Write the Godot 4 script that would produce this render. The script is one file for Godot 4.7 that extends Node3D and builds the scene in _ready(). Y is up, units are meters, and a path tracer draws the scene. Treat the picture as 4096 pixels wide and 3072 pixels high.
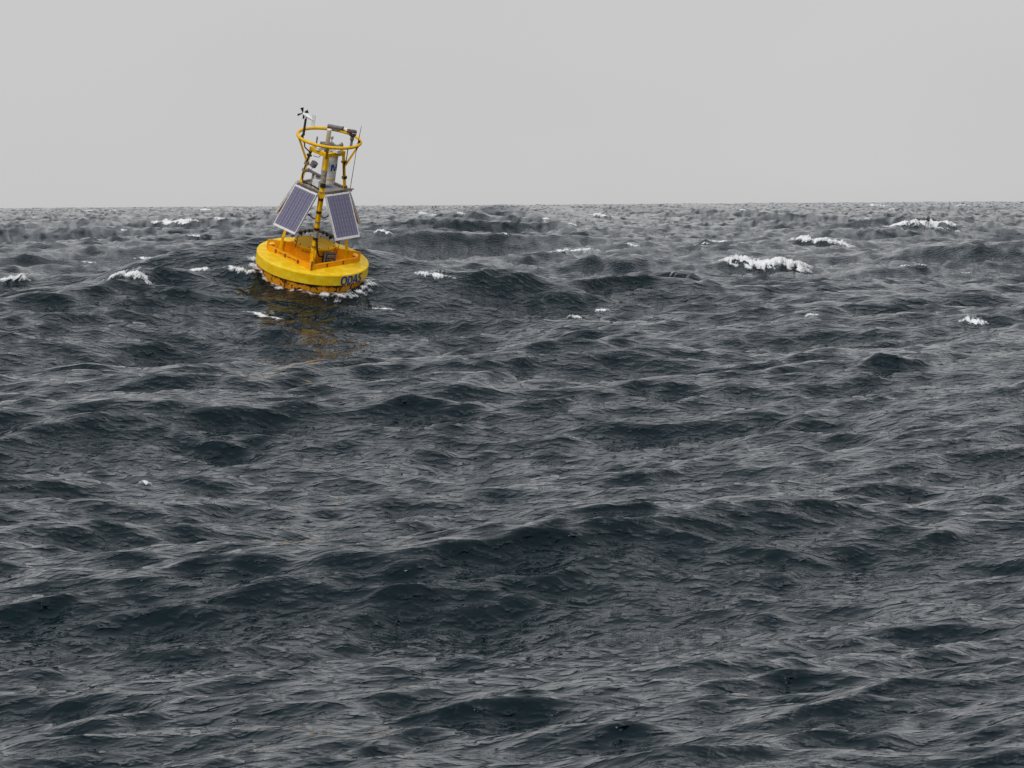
extends Node3D
# A yellow weather buoy heeling in a rough grey sea under an even overcast.

const EYE := 3.4                     # camera height over the mean sea level, metres
const FOCAL := 16000.0               # focal length in pixels of the 4096 x 3072 photograph
const PITCH := -2.61                 # degrees
const ROLL := -0.38                  # degrees
const N := 512                       # side of the wave tiles
const LA := 118.0                    # metres: tile of the long waves
const LB := 21.7                     # metres: tile of the short waves
const LC := 3.3                      # metres: tile of the ripples (relief texture)
const RIPPLE := 0.37                  # mean slope of the ripples
const TRAVEL := 38.0                 # degrees: waves run towards the camera and a little to the right

var cam: Camera3D
var wind := Vector2(sin(deg_to_rad(TRAVEL)), cos(deg_to_rad(TRAVEL)))   # x, z
var ah := PackedFloat32Array()
var aq := PackedFloat32Array()
var bh := PackedFloat32Array()
var bq := PackedFloat32Array()
var off_a := Vector2.ZERO
var noise := FastNoiseLite.new()
var fine := FastNoiseLite.new()
var ridges := []
var deck := Vector3.ZERO             # middle of the buoy's deck
var heel := Basis.IDENTITY
var float_at := Vector3.ZERO         # middle of the buoy's water plane
var slope := Vector2.ZERO            # fall of that plane along x and z
var mats := {}

func _ready() -> void:
	var t0 := Time.get_ticks_msec()
	setup_view()
	place_buoy()
	make_waves()
	choose_offset()
	list_ridges()
	build_sea()
	print("sea ", Time.get_ticks_msec() - t0)
	build_whitecaps()
	make_materials()
	build_buoy()
	build_wash()
	print("all ", Time.get_ticks_msec() - t0)

# ---------------------------------------------------------------- camera, sky, light
func setup_view() -> void:
	cam = Camera3D.new()
	cam.name = "camera"
	cam.position = Vector3(0, EYE, 0)
	cam.rotation = Vector3(deg_to_rad(PITCH), 0, deg_to_rad(ROLL))
	cam.fov = rad_to_deg(2.0 * atan(1536.0 / FOCAL))
	cam.near = 0.1
	cam.far = 20000.0
	var lens := CameraAttributesPhysical.new()       # long lens, focused on the buoy, the near water a little soft
	lens.frustum_focal_length = 24.0 / 2.0 * FOCAL / 1536.0
	lens.frustum_focus_distance = 85.0
	lens.frustum_near = 0.1
	lens.frustum_far = 20000.0
	lens.exposure_aperture = 18.0
	cam.attributes = lens
	add_child(cam)
	cam.current = true
	var env := Environment.new()
	env.background_mode = Environment.BG_SKY
	var sm := ProceduralSkyMaterial.new()
	sm.sky_top_color = Color(0.866, 0.884, 0.916)
	sm.sky_horizon_color = Color(0.772, 0.770, 0.770)
	sm.sky_curve = 0.38
	sm.sky_cover = cloud_veil()
	sm.sky_cover_modulate = Color(1, 1, 1)
	sm.ground_bottom_color = Color(0.772, 0.770, 0.770)
	sm.ground_horizon_color = Color(0.772, 0.770, 0.770)
	sm.ground_curve = 0.25
	sm.sun_angle_max = 1.0
	var sky := Sky.new()
	sky.sky_material = sm
	env.sky = sky
	env.tonemap_mode = Environment.TONE_MAPPER_LINEAR
	env.tonemap_exposure = 1.0
	env.ssao_enabled = true
	env.ssil_enabled = true
	env.sdfgi_enabled = true
	var we := WorldEnvironment.new()
	we.name = "environment"
	we.environment = env
	add_child(we)
	var sun := DirectionalLight3D.new()
	sun.name = "sun"
	sun.light_energy = 0.5
	sun.light_angular_distance = 20.0
	sun.light_color = Color(1.0, 0.98, 0.95)
	sun.shadow_enabled = true
	sun.sky_mode = DirectionalLight3D.SKY_MODE_LIGHT_ONLY
	sun.rotation_degrees = Vector3(-40, -24, 0)
	add_child(sun)

func cloud_veil() -> ImageTexture:
	# faint, even mottling of an overcast, the same all round
	var n := FastNoiseLite.new()
	n.seed = 2
	n.frequency = 1.0
	n.fractal_octaves = 4
	var img := Image.create(1024, 512, false, Image.FORMAT_RGBAF)
	for y in 512:
		var up := PI * (0.5 - (y + 0.5) / 512.0)
		for x in 1024:
			var a := TAU * x / 1024.0
			var d := Vector3(cos(a) * cos(up), sin(up) * 2.2, sin(a) * cos(up)) * 7.0
			var v := 0.012 + 0.024 * n.get_noise_3dv(d)
			img.set_pixel(x, y, Color(v, v, v * 1.01, 1.0))
	return ImageTexture.create_from_image(img)

func ray(px: float, py: float) -> Vector3:
	return (cam.basis * Vector3(px - 2048.0, 1536.0 - py, -FOCAL)).normalized()

func on_level(px: float, py: float, level: float) -> Vector3:
	var d := ray(px, py)
	return cam.position + d * ((level - EYE) / d.y)

# ---------------------------------------------------------------- waves
func fft(re: PackedFloat32Array, im: PackedFloat32Array) -> Array:
	# inverse 2D transform of an N x N spectrum, rows then columns (a transpose between)
	var bits := 9
	var rev := PackedInt32Array()
	rev.resize(N)
	for i in N:
		var r := 0
		for b in bits:
			if i & (1 << b):
				r |= 1 << (bits - 1 - b)
		rev[i] = r
	var cs := PackedFloat32Array()
	var sn := PackedFloat32Array()
	for i in N / 2:
		cs.append(cos(TAU * i / N))
		sn.append(sin(TAU * i / N))
	for pass_no in 2:
		var tr := PackedFloat32Array()
		var ti := PackedFloat32Array()
		tr.resize(N * N)
		ti.resize(N * N)
		var xr := PackedFloat32Array()
		var xi := PackedFloat32Array()
		xr.resize(N)
		xi.resize(N)
		for row in N:
			var base := row * N
			var any := false
			for i in N:
				var s := base + rev[i]
				var a := re[s]
				var b2 := im[s]
				xr[i] = a
				xi[i] = b2
				if a != 0.0 or b2 != 0.0:
					any = true
			if not any:
				continue
			var size := 2
			while size <= N:
				var half := size >> 1
				var step := N / size
				var start := 0
				while start < N:
					var k := 0
					for j in range(start, start + half):
						var c := cs[k]
						var s2 := sn[k]
						var l := j + half
						var pr := xr[l]
						var pi2 := xi[l]
						var ur := pr * c - pi2 * s2
						var ui := pr * s2 + pi2 * c
						pr = xr[j]
						pi2 = xi[j]
						xr[l] = pr - ur
						xi[l] = pi2 - ui
						xr[j] = pr + ur
						xi[j] = pi2 + ui
						k += step
					start += size
				size <<= 1
			for i in N:
				tr[i * N + row] = xr[i]
				ti[i * N + row] = xi[i]
		re = tr
		im = ti
	return [re, im]

func spectrum(length: float, k_lo: float, k_hi: float, peak: float, level: float, spread: float, rng_seed: int) -> Array:
	# level is the saturation of the wave spectrum; the waves run with the wind
	var rng := RandomNumberGenerator.new()
	rng.seed = rng_seed
	var re := PackedFloat32Array()
	var im := PackedFloat32Array()
	re.resize(N * N)
	im.resize(N * N)
	var dk := TAU / length
	var half := N / 2
	for j in N:
		var kz := dk * (j if j < half else j - N)
		for i in N:
			var kx := dk * (i if i < half else i - N)
			var k := sqrt(kx * kx + kz * kz)
			if k < k_lo or k >= k_hi:
				continue
			var c := (kx * wind.x + kz * wind.y) / k
			if c <= 0.02:
				continue
			var d := pow(c, spread)
			var q := peak / k
			var s := level / (k * k * k * k) * exp(-1.25 * q * q) * d
			var bump := (k / peak - 1.0) / 0.25
			s *= 1.0 + 1.0 * exp(-0.5 * bump * bump)
			s *= 1.0 + 1.0 * smoothstep(1.5, 4.0, k) - 1.4 * smoothstep(70.0, 240.0, k)
			var a := sqrt(s) * dk
			re[j * N + i] = a * rng.randfn()
			im[j * N + i] = a * rng.randfn()
	return fft(re, im)

func make_waves() -> void:
	var kp := TAU / 26.0
	var r := spectrum(LA, 0.04, 3.0, kp, 0.0062, 4.0, 11)
	ah = r[0]
	aq = r[1]
	r = spectrum(LB, 3.0, 19.0, kp, 0.0125, 2.6, 23)
	bh = r[0]
	bq = r[1]
	var lo := 0.0
	var hi := 0.0
	var ss := 0.0
	for v in ah:
		lo = minf(lo, v)
		hi = maxf(hi, v)
		ss += v * v
	print("long waves ", lo, " ", hi, " Hs ", 4.0 * sqrt(ss / ah.size()))

func ripple_texture() -> ImageTexture:
	# wind ripples of 3 to 33 cm, peaked at their crests and leaning forward, as a relief of slopes
	var r := spectrum(LC, 19.0, 260.0, TAU / 26.0, 0.0050, 1.6, 37)
	var h: PackedFloat32Array = r[0]
	var ss := 0.0
	for v in h:
		ss += v * v
	var sig := sqrt(ss / h.size())
	var p := PackedFloat32Array()
	p.resize(N * N)
	for k in N * N:
		p[k] = sig * (exp(0.75 * h[k] / sig) - 1.0) / 0.75
	var cell := LC / N
	var lean := 0.7 / cell
	var g := PackedFloat32Array()
	g.resize(N * N)
	for j in N:
		for i in N:
			var d := p[j * N + i] * lean
			var u := fposmod(i - wind.x * d, N)
			var v := fposmod(j - wind.y * d, N)
			var i0 := int(u)
			var j0 := int(v)
			var fu := u - i0
			var fv := v - j0
			i0 &= 511
			j0 &= 511
			var i1 := (i0 + 1) & 511
			var j1 := (j0 + 1) & 511
			g[j * N + i] = (p[j0 * N + i0] * (1.0 - fu) + p[j0 * N + i1] * fu) * (1.0 - fv) + (p[j1 * N + i0] * (1.0 - fu) + p[j1 * N + i1] * fu) * fv
	var img := Image.create(N, N, false, Image.FORMAT_RGB8)
	var gain := 1.0
	for turn in 2:
		ss = 0.0
		for j in N:
			var up := ((j + N - 1) % N) * N
			var dn := ((j + 1) % N) * N
			for i in N:
				var gx := (g[j * N + (i + 1) % N] - g[j * N + (i + N - 1) % N]) / (2.0 * cell) * gain
				var gz := (g[dn + i] - g[up + i]) / (2.0 * cell) * gain
				ss += gx * gx + gz * gz
				if turn == 1:
					# u runs along x, v along z, which the image counts downwards
					var n := Vector3(-gx, gz, 1.0).normalized()
					img.set_pixel(i, j, Color(n.x * 0.5 + 0.5, n.y * 0.5 + 0.5, n.z * 0.5 + 0.5))
		if turn == 0:
			gain = RIPPLE / sqrt(ss / (N * N))
	return ImageTexture.create_from_image(img)

func sample_a(x: float, z: float) -> Vector2:
	var u := fposmod((x + off_a.x) / LA, 1.0) * N
	var v := fposmod((z + off_a.y) / LA, 1.0) * N
	var i := int(u)
	var j := int(v)
	var fu := u - i
	var fv := v - j
	i &= 511
	j &= 511
	var i1 := (i + 1) & 511
	var j1 := ((j + 1) & 511) * N
	j *= N
	var w00 := (1.0 - fu) * (1.0 - fv)
	var w10 := fu * (1.0 - fv)
	var w01 := (1.0 - fu) * fv
	var w11 := fu * fv
	return Vector2(ah[j + i] * w00 + ah[j + i1] * w10 + ah[j1 + i] * w01 + ah[j1 + i1] * w11,
		aq[j + i] * w00 + aq[j + i1] * w10 + aq[j1 + i] * w01 + aq[j1 + i1] * w11)

func sample_b(x: float, z: float) -> Vector2:
	var u := fposmod((0.966 * x + 0.259 * z) / LB, 1.0) * N     # turned against the long tile so that repeats do not line up
	var v := fposmod((0.966 * z - 0.259 * x) / LB, 1.0) * N
	var i := int(u)
	var j := int(v)
	var fu := u - i
	var fv := v - j
	i &= 511
	j &= 511
	var i1 := (i + 1) & 511
	var j1 := ((j + 1) & 511) * N
	j *= N
	var w00 := (1.0 - fu) * (1.0 - fv)
	var w10 := fu * (1.0 - fv)
	var w01 := (1.0 - fu) * fv
	var w11 := fu * fv
	return Vector2(bh[j + i] * w00 + bh[j + i1] * w10 + bh[j1 + i] * w01 + bh[j1 + i1] * w11,
		bq[j + i] * w00 + bq[j + i1] * w10 + bq[j1 + i] * w01 + bq[j1 + i1] * w11)

func place_buoy() -> void:
	deck = cam.position + ray(1252.0, 1022.5) * 85.2
	heel = Basis(Vector3.UP, 0.05) * Basis(Vector3.BACK, deg_to_rad(-8.3)) * Basis(Vector3.RIGHT, deg_to_rad(17.6))
	float_at = deck + heel * Vector3(0, -0.435, 0)
	var n := heel.y
	slope = Vector2(-n.x / n.y * 0.95, -n.z / n.y * 0.95)
	print("buoy ", deck, " floats at ", float_at, " slope ", slope)

func swell(x: float, z: float) -> float:
	# a long low swell from the open sea, its crest where the buoy rides
	return 1.22 * cos(((x + 4.0) * 0.22 + (z + 88.0)) * TAU / 118.0) + 0.16 * cos((x * -0.4 + z * 0.9) * TAU / 113.0 + 1.0)

func choose_offset() -> void:
	# the buoy rides the shoulder of a wave: find the stretch of the long waves that lifts and tilts it so and leaves it in view
	var rng := RandomNumberGenerator.new()
	rng.seed = 5
	var best := 1e9
	var pick := Vector2.ZERO
	var b := float_at
	for n in 9000:
		off_a = Vector2(rng.randf() * LA, rng.randf() * LA)
		var cost := 0.0
		for d in [Vector2(0, 0), Vector2(0, 1.6), Vector2(0, -1.6), Vector2(1.8, 0), Vector2(-1.8, 0)]:
			cost += absf(sample_a(b.x + d.x, b.z + d.y).x + swell(b.x + d.x, b.z + d.y) - b.y - slope.dot(d))
		if cost > best:
			continue
		for k in 24:
			var f := 0.2 + 0.70 * k / 24.0
			for s in [-1.5, 0.0, 1.5]:
				var y := sample_a(b.x * f + s * f, b.z * f).x + swell(b.x * f + s * f, b.z * f) + 0.2
				var line: float = lerpf(EYE, b.y - 0.5, f)
				cost += maxf(0.0, y - line) * 3.0
		if cost < best:
			best = cost
			pick = off_a
	off_a = pick
	print("offset ", off_a, " cost ", best)

# breaking and steep crests: [photo x, photo y of the crest, width in photo pixels, steepness, crest turn in degrees, foam cover 0..1]
func list_ridges() -> void:
	for e in [
		[3056, 1045, 350, 1.35, 4, 1.0], [3300, 962, 250, 0.8, -8, 0.8], [3700, 890, 330, 1.0, 14, 0.75],
		[2398, 862, 115, 1.0, 0, 0.9], [704, 887, 185, 0.9, 2, 0.85], [500, 1078, 215, 1.2, -6, 0.85], [5, 1095, 130, 1.9, -14, 1.0],
		[792, 1090, 75, 1.0, 4, 0.85], [1540, 928, 75, 1.6, 6, 1.0], [1745, 1100, 150, 0.9, 4, 0.75], [2797, 978, 70, 1.2, 3, 0.8],
		[2893, 963, 95, 1.0, 3, 0.85], [2300, 1000, 190, 0.8, 8, 0.55], [3926, 1285, 110, 0.9, 4, 0.8], [2530, 981, 75, 0.8, 2, 0.7],
		[3093, 814, 130, 1.0, 2, 0.9], [815, 823, 80, 1.6, 0, 0.95], [3260, 817, 70, 1.0, 0, 0.8], [3500, 819, 80, 1.0, 0, 0.8],
		[3850, 821, 80, 1.0, 0, 0.8], [1095, 1246, 170, 0.5, -10, 0.55], [1537, 1222, 100, 0.8, 14, 0.6], [955, 1092, 120, 0.35, -6, 0.55],
		[506, 919, 30, 1.6, 0, 1.0], [880, 881, 48, 1.0, 0, 0.9], [614, 1043, 130, 0.5, 10, 0.55], [380, 1051, 60, 0.7, 0, 0.6],
		[791, 947, 90, 0.7, 6, 0.6], [354, 844, 45, 1.2, 0, 0.85], [450, 841, 35, 1.2, 0, 0.85], [1691, 853, 42, 1.2, 0, 0.85],
		[1739, 861, 40, 1.2, 0, 0.85], [1843, 854, 45, 1.0, 0, 0.8], [2027, 936, 38, 1.0, 0, 0.8], [2191, 879, 32, 1.2, 0, 0.8],
		[2292, 898, 38, 1.0, 0, 0.8], [1514, 1024, 110, 0.7, -6, 0.75], [2470, 1233, 50, 0.9, 6, 0.75], [2349, 1270, 60, 0.8, 4, 0.6],
		[3448, 875, 30, 1.4, 0, 0.9], [3691, 1069, 62, 0.8, 0, 0.7], [3880, 1089, 40, 0.8, -6, 0.7], [3615, 1065, 42, 0.8, 6, 0.7],
		[3268, 1254, 70, 0.8, 2, 0.7], [3862, 926, 60, 0.8, -8, 0.6], [2960, 838, 60, 1.0, 0, 0.85], [3580, 838, 60, 0.9, 0, 0.8], [1225, 852, 55, 0.9, 0, 0.8],
		[620, 1948, 60, 0.9, 10, 0.6],
		# steep dark faces that do not break
		[2463, 1040, 463, 0.75, -6, 0.0], [2130, 1138, 520, 0.6, -3, 0.0], [2760, 1158, 260, 0.35, 10, 0.0], [3900, 985, 760, 0.62, -6, 0.0],
		[650, 1152, 190, 0.6, -12, 0.0], [1960, 1292, 380, 0.5, -4, 0.0], [925, 1378, 260, 0.6, -8, 0.0], [3500, 1428, 230, 0.7, -6, 0.0], [1230, 1335, 480, 0.75, -5, 0.0]]:
		var p := on_sea(e[0], e[1], 0.0)
		var half: float = 0.5 * e[2] / FOCAL * Vector2(p.x, p.z).length()
		var h: float = (0.05 + 0.20 * half) * e[3] * (0.7 if e[5] > 0.0 else 1.0)
		p = on_sea(e[0], e[1], 0.8 * h)
		half = 0.5 * e[2] / FOCAL * Vector2(p.x, p.z).length()
		h = (0.05 + 0.20 * half) * e[3] * (0.7 if e[5] > 0.0 else 1.0)
		var turn := deg_to_rad(e[4])
		var wf := 0.07 + 0.34 * half
		ridges.append({"c": Vector2(p.x, p.z), "len": half, "h": h, "wf": wf, "wb": wf * 4.0, "t": Vector2(cos(turn), -sin(turn)), "s": Vector2(sin(turn), cos(turn)), "foam": e[5], "px": e[2]})

func on_sea(px: float, py: float, above: float) -> Vector3:
	# where the sight line through a photo pixel first comes down to that height over the long waves
	var d := ray(px, py)
	var t := 6.0
	var p := cam.position
	while t < 1500.0:
		p = cam.position + d * t
		if p.y < sample_a(p.x, p.z).x * (1.0 + 0.22 * smoothstep(95.0, 420.0, t)) + swell(p.x, p.z) + above - t * t / 1.274e7:
			break
		t += 0.01 + 0.002 * t
	return p

func ridge_shape(g: Dictionary, x: float, z: float) -> float:
	var dx: float = x - g.c.x
	var dz: float = z - g.c.y
	var t: float = dx * g.t.x + dz * g.t.y
	var s: float = dx * g.s.x + dz * g.s.y
	s += 0.18 * g.wf * sin(t * 2.1 / g.len + g.c.x) + 0.25 * g.wf * noise.get_noise_2d(t * 0.9 / g.wf, g.c.y)
	var e: float = t / g.len
	e *= e
	var w: float = g.wf if s > 0.0 else g.wb
	return g.h * (exp(-e * e * 0.4 - 0.8 * e) if g.foam == 0.0 else exp(-e * e * 1.1 - 0.15 * e)) * exp(-absf(s) / w * (absf(s) / w + 0.35)) * (1.0 + 0.25 * noise.get_noise_2d(t * 0.6 / g.wf, 7.0 + g.c.x))

func near_buoy(x: float, z: float) -> float:
	var d2 := ((x - float_at.x) * (x - float_at.x) + (z - float_at.z) * (z - float_at.z)) / 16.0
	return exp(-d2 * d2) if d2 < 3.0 else 0.0

func long_height(x: float, z: float, sa: Vector2) -> float:
	var h := sa.x + swell(x, z)
	var w := near_buoy(x, z)
	if w > 0.001:
		var plane := float_at.y + slope.x * (x - float_at.x) + slope.y * (z - float_at.z)
		h = lerpf(h, plane, w)
	return h

func surf(x: float, z: float) -> Vector3:
	# a point of the sea surface, found by its place at rest
	var sa := sample_a(x, z) * (1.0 + 0.22 * smoothstep(95.0, 420.0, Vector2(x, z).length()))
	var sb := sample_b(x, z)
	var calm := 1.0 - near_buoy(x, z)
	var h := long_height(x, z, sa)
	var up := 0.0
	for g in ridges:
		var reach: float = g.len * 2.0 + g.wb * 3.0
		if absf(x - g.c.x) < reach and absf(z - g.c.y) < reach:
			up += ridge_shape(g, x, z)
	var wb := 1.0 + 0.5 * smoothstep(95.0, 420.0, Vector2(x, z).length())
	var q := (-1.0 * sa.y + 0.55 * sa.x) * calm + (0.6 * sb.x - 0.6 * sb.y) * wb * (0.4 + 0.6 * calm) + 0.22 * up
	return Vector3(x + wind.x * q, h + sb.x * wb + up - (x * x + z * z) / 1.274e7, z + wind.y * q)

func build_sea() -> void:
	noise.seed = 3
	noise.frequency = 1.0
	noise.noise_type = FastNoiseLite.TYPE_SIMPLEX
	noise.fractal_type = FastNoiseLite.FRACTAL_NONE
	# radii and bearings of the sheet: fine where the waves are near, coarse far out
	var rad := PackedFloat32Array()
	var r := 2.5
	while r < 9000.0:
		rad.append(r)
		var g := 0.0027
		if r < 15.0:
			g = 0.02
		elif r > 1500.0:
			g = 0.02
		elif r > 420.0:
			g = 0.0056
		elif r > 110.0:
			g = 0.0032
		r *= 1.0 + g
	var ang := PackedFloat32Array()
	for d in range(-80, -9, 2):
		ang.append(deg_to_rad(float(d)))
	var a := -8.6
	while a <= 8.6:
		ang.append(deg_to_rad(a))
		a += 0.0235
	for d in range(10, 81, 2):
		ang.append(deg_to_rad(float(d)))
	var nr := rad.size()
	var na := ang.size()
	print("sheet ", nr, " x ", na)
	# slopes of the short waves, for normals where the sheet is too coarse to carry them
	var bgx := PackedFloat32Array()
	var bgz := PackedFloat32Array()
	bgx.resize(N * N)
	bgz.resize(N * N)
	var cell := LB / N
	for j in N:
		var up := ((j + N - 1) % N) * N
		var dn := ((j + 1) % N) * N
		for i in N:
			var gu := (bh[j * N + (i + 1) % N] - bh[j * N + (i + N - 1) % N]) / (2.0 * cell)
			var gv := (bh[dn + i] - bh[up + i]) / (2.0 * cell)
			bgx[j * N + i] = 0.966 * gu - 0.259 * gv
			bgz[j * N + i] = 0.259 * gu + 0.966 * gv
	var pos := PackedVector3Array()
	var uv := PackedVector2Array()
	var col := PackedColorArray()
	var qa := PackedFloat32Array()
	pos.resize(nr * na)
	uv.resize(nr * na)
	col.resize(nr * na)
	qa.resize(nr * na)
	var lc := 1.0 / LC
	var sins := PackedFloat32Array()
	var coss := PackedFloat32Array()
	for t in ang:
		sins.append(sin(t))
		coss.append(cos(t))
	# lift of the single crests, laid over the sheet first
	var lift := PackedFloat32Array()
	lift.resize(nr * na)
	for g in ridges:
		var dist: float = g.c.length()
		var reach: float = g.len * 2.0 + g.wb * 3.0
		var bear: float = atan2(g.c.x, -g.c.y)
		var m0 := rad.bsearch(maxf(2.5, dist - reach))
		var m1 := mini(rad.bsearch(dist + reach), nr)
		var spread := asin(minf(1.0, reach / dist))
		var n0 := ang.bsearch(bear - spread)
		var n1 := mini(ang.bsearch(bear + spread), na)
		for m in range(m0, m1):
			for n in range(n0, n1):
				var f := ridge_shape(g, rad[m] * sins[n], -rad[m] * coss[n])
				if f > 0.002:
					lift[m * na + n] += f
	for m in nr:
		r = rad[m]
		var wb := 1.0 + 0.5 * smoothstep(95.0, 420.0, r)
		var wa := 1.0 + 0.22 * smoothstep(95.0, 420.0, r)
		var close := r > 76.0 and r < 95.0
		for n in na:
			var x := r * sins[n]
			var z := -r * coss[n]
			var sa := sample_a(x, z) * wa
			var sb := sample_b(x, z)
			var id := m * na + n
			var up := lift[id]
			var h: float
			var q := -1.0 * sa.y + 0.55 * sa.x
			var qb := (0.6 * sb.x - 0.6 * sb.y) * wb
			if close:
				var calm := 1.0 - near_buoy(x, z)
				h = long_height(x, z, sa)
				q *= calm
				qb *= 0.4 + 0.6 * calm
			else:
				h = sa.x + swell(x, z)
			q += qb + 0.22 * up
			qa[id] = q
			pos[id] = Vector3(x + wind.x * q, h + sb.x * wb + up - r * r / 1.274e7, z + wind.y * q)
			uv[id] = Vector2(x * lc, z * lc)
	var water := Color(0.0028, 0.0088, 0.0128)
	var foam := Color(0.74, 0.76, 0.76)
	var nor := PackedVector3Array()
	nor.resize(nr * na)
	for m in nr:
		var m0 := maxi(m - 1, 0) * na
		var m1 := mini(m + 1, nr - 1) * na
		r = rad[m]
		var dr := rad[mini(m + 1, nr - 1)] - rad[maxi(m - 1, 0)]
		var share := smoothstep(90.0, 300.0, r) * 0.9
		for n in na:
			var id := m * na + n
			var n0 := maxi(n - 1, 0)
			var n1 := mini(n + 1, na - 1)
			var v := (pos[m * na + n1] - pos[m * na + n0]).cross(pos[m1 + n] - pos[m0 + n]).normalized()
			if share > 0.0:
				var p := pos[id]
				var k := (int(fposmod((0.966 * p.z - 0.259 * p.x) / LB, 1.0) * N) & 511) * N + (int(fposmod((0.966 * p.x + 0.259 * p.z) / LB, 1.0) * N) & 511)
				v = (v - Vector3(bgx[k], 0.0, bgz[k]) * share).normalized()
			nor[id] = v
			# foam flecks lie where the surface folds at a crest
			var fold := 1.0 + (qa[m0 + n] - qa[m1 + n]) / dr
			var c := water
			if fold < 0.5 and lift[id] < 0.03 and r < 2500.0 and r > 90.0:
				var p := pos[id]
				var much := smoothstep(0.5, 0.05, fold) + 0.5 * noise.get_noise_2d(p.x * 0.13, p.z * 0.13)
				var grain := 0.45 * noise.get_noise_3d(p.x * 4.0, p.y * 4.0, p.z * 4.0) + 0.55 * noise.get_noise_3d(p.x * 13.0, p.y * 13.0, p.z * 13.0)
				c = water.lerp(foam, smoothstep(0.0, 0.35, grain - 0.66 + 0.8 * much) * 0.85)
			col[id] = c
	var idx := PackedInt32Array()
	idx.resize((nr - 1) * (na - 1) * 6)
	var w := 0
	for m in nr - 1:
		for n in na - 1:
			var p := m * na + n
			idx[w] = p
			idx[w + 1] = p + na
			idx[w + 2] = p + 1
			idx[w + 3] = p + 1
			idx[w + 4] = p + na
			idx[w + 5] = p + na + 1
			w += 6
	var arr := []
	arr.resize(Mesh.ARRAY_MAX)
	arr[Mesh.ARRAY_VERTEX] = pos
	arr[Mesh.ARRAY_NORMAL] = nor
	arr[Mesh.ARRAY_TEX_UV] = uv
	arr[Mesh.ARRAY_COLOR] = col
	arr[Mesh.ARRAY_INDEX] = idx
	var mesh := ArrayMesh.new()
	mesh.add_surface_from_arrays(Mesh.PRIMITIVE_TRIANGLES, arr)
	var mat := StandardMaterial3D.new()
	mat.resource_name = "sea_water"
	mat.vertex_color_use_as_albedo = true
	mat.roughness = 0.05
	mat.metallic_specular = 0.275
	mat.normal_enabled = true
	mat.normal_texture = ripple_texture()
	mat.normal_scale = 1.0
	var o := MeshInstance3D.new()
	o.name = "sea"
	o.mesh = mesh
	o.material_override = mat
	o.set_meta("kind", "structure")
	o.set_meta("label", "rough dark grey sea with choppy wind waves")
	o.set_meta("category", "sea")
	add_child(o)

# ---------------------------------------------------------------- foam
func skin(pts: PackedVector3Array, alpha: PackedFloat32Array, nt: int, ns: int, down := 1.0) -> ArrayMesh:
	var nor := PackedVector3Array()
	var col := PackedColorArray()
	var idx := PackedInt32Array()
	var w := ns + 1
	for i in nt + 1:
		for j in w:
			var a := pts[mini(i + 1, nt) * w + j] - pts[maxi(i - 1, 0) * w + j]
			var b := pts[i * w + mini(j + 1, ns)] - pts[i * w + maxi(j - 1, 0)]
			var n := b.cross(a).normalized() * down
			nor.append(n if n.length() > 0.5 else Vector3.UP)
			col.append(Color(0.84, 0.85, 0.855, alpha[i * w + j]))
	for i in nt:
		for j in ns:
			var p := i * w + j
			if alpha[p] + alpha[p + 1] + alpha[p + w] + alpha[p + w + 1] > 0.0:
				idx.append_array([p, p + w, p + 1, p + w, p + w + 1, p + 1] if down > 0.0 else [p, p + 1, p + w, p + w, p + 1, p + w + 1])
	var arr := []
	arr.resize(Mesh.ARRAY_MAX)
	arr[Mesh.ARRAY_VERTEX] = pts
	arr[Mesh.ARRAY_NORMAL] = nor
	arr[Mesh.ARRAY_COLOR] = col
	arr[Mesh.ARRAY_INDEX] = idx
	var mesh := ArrayMesh.new()
	mesh.add_surface_from_arrays(Mesh.PRIMITIVE_TRIANGLES, arr)
	return mesh

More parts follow.
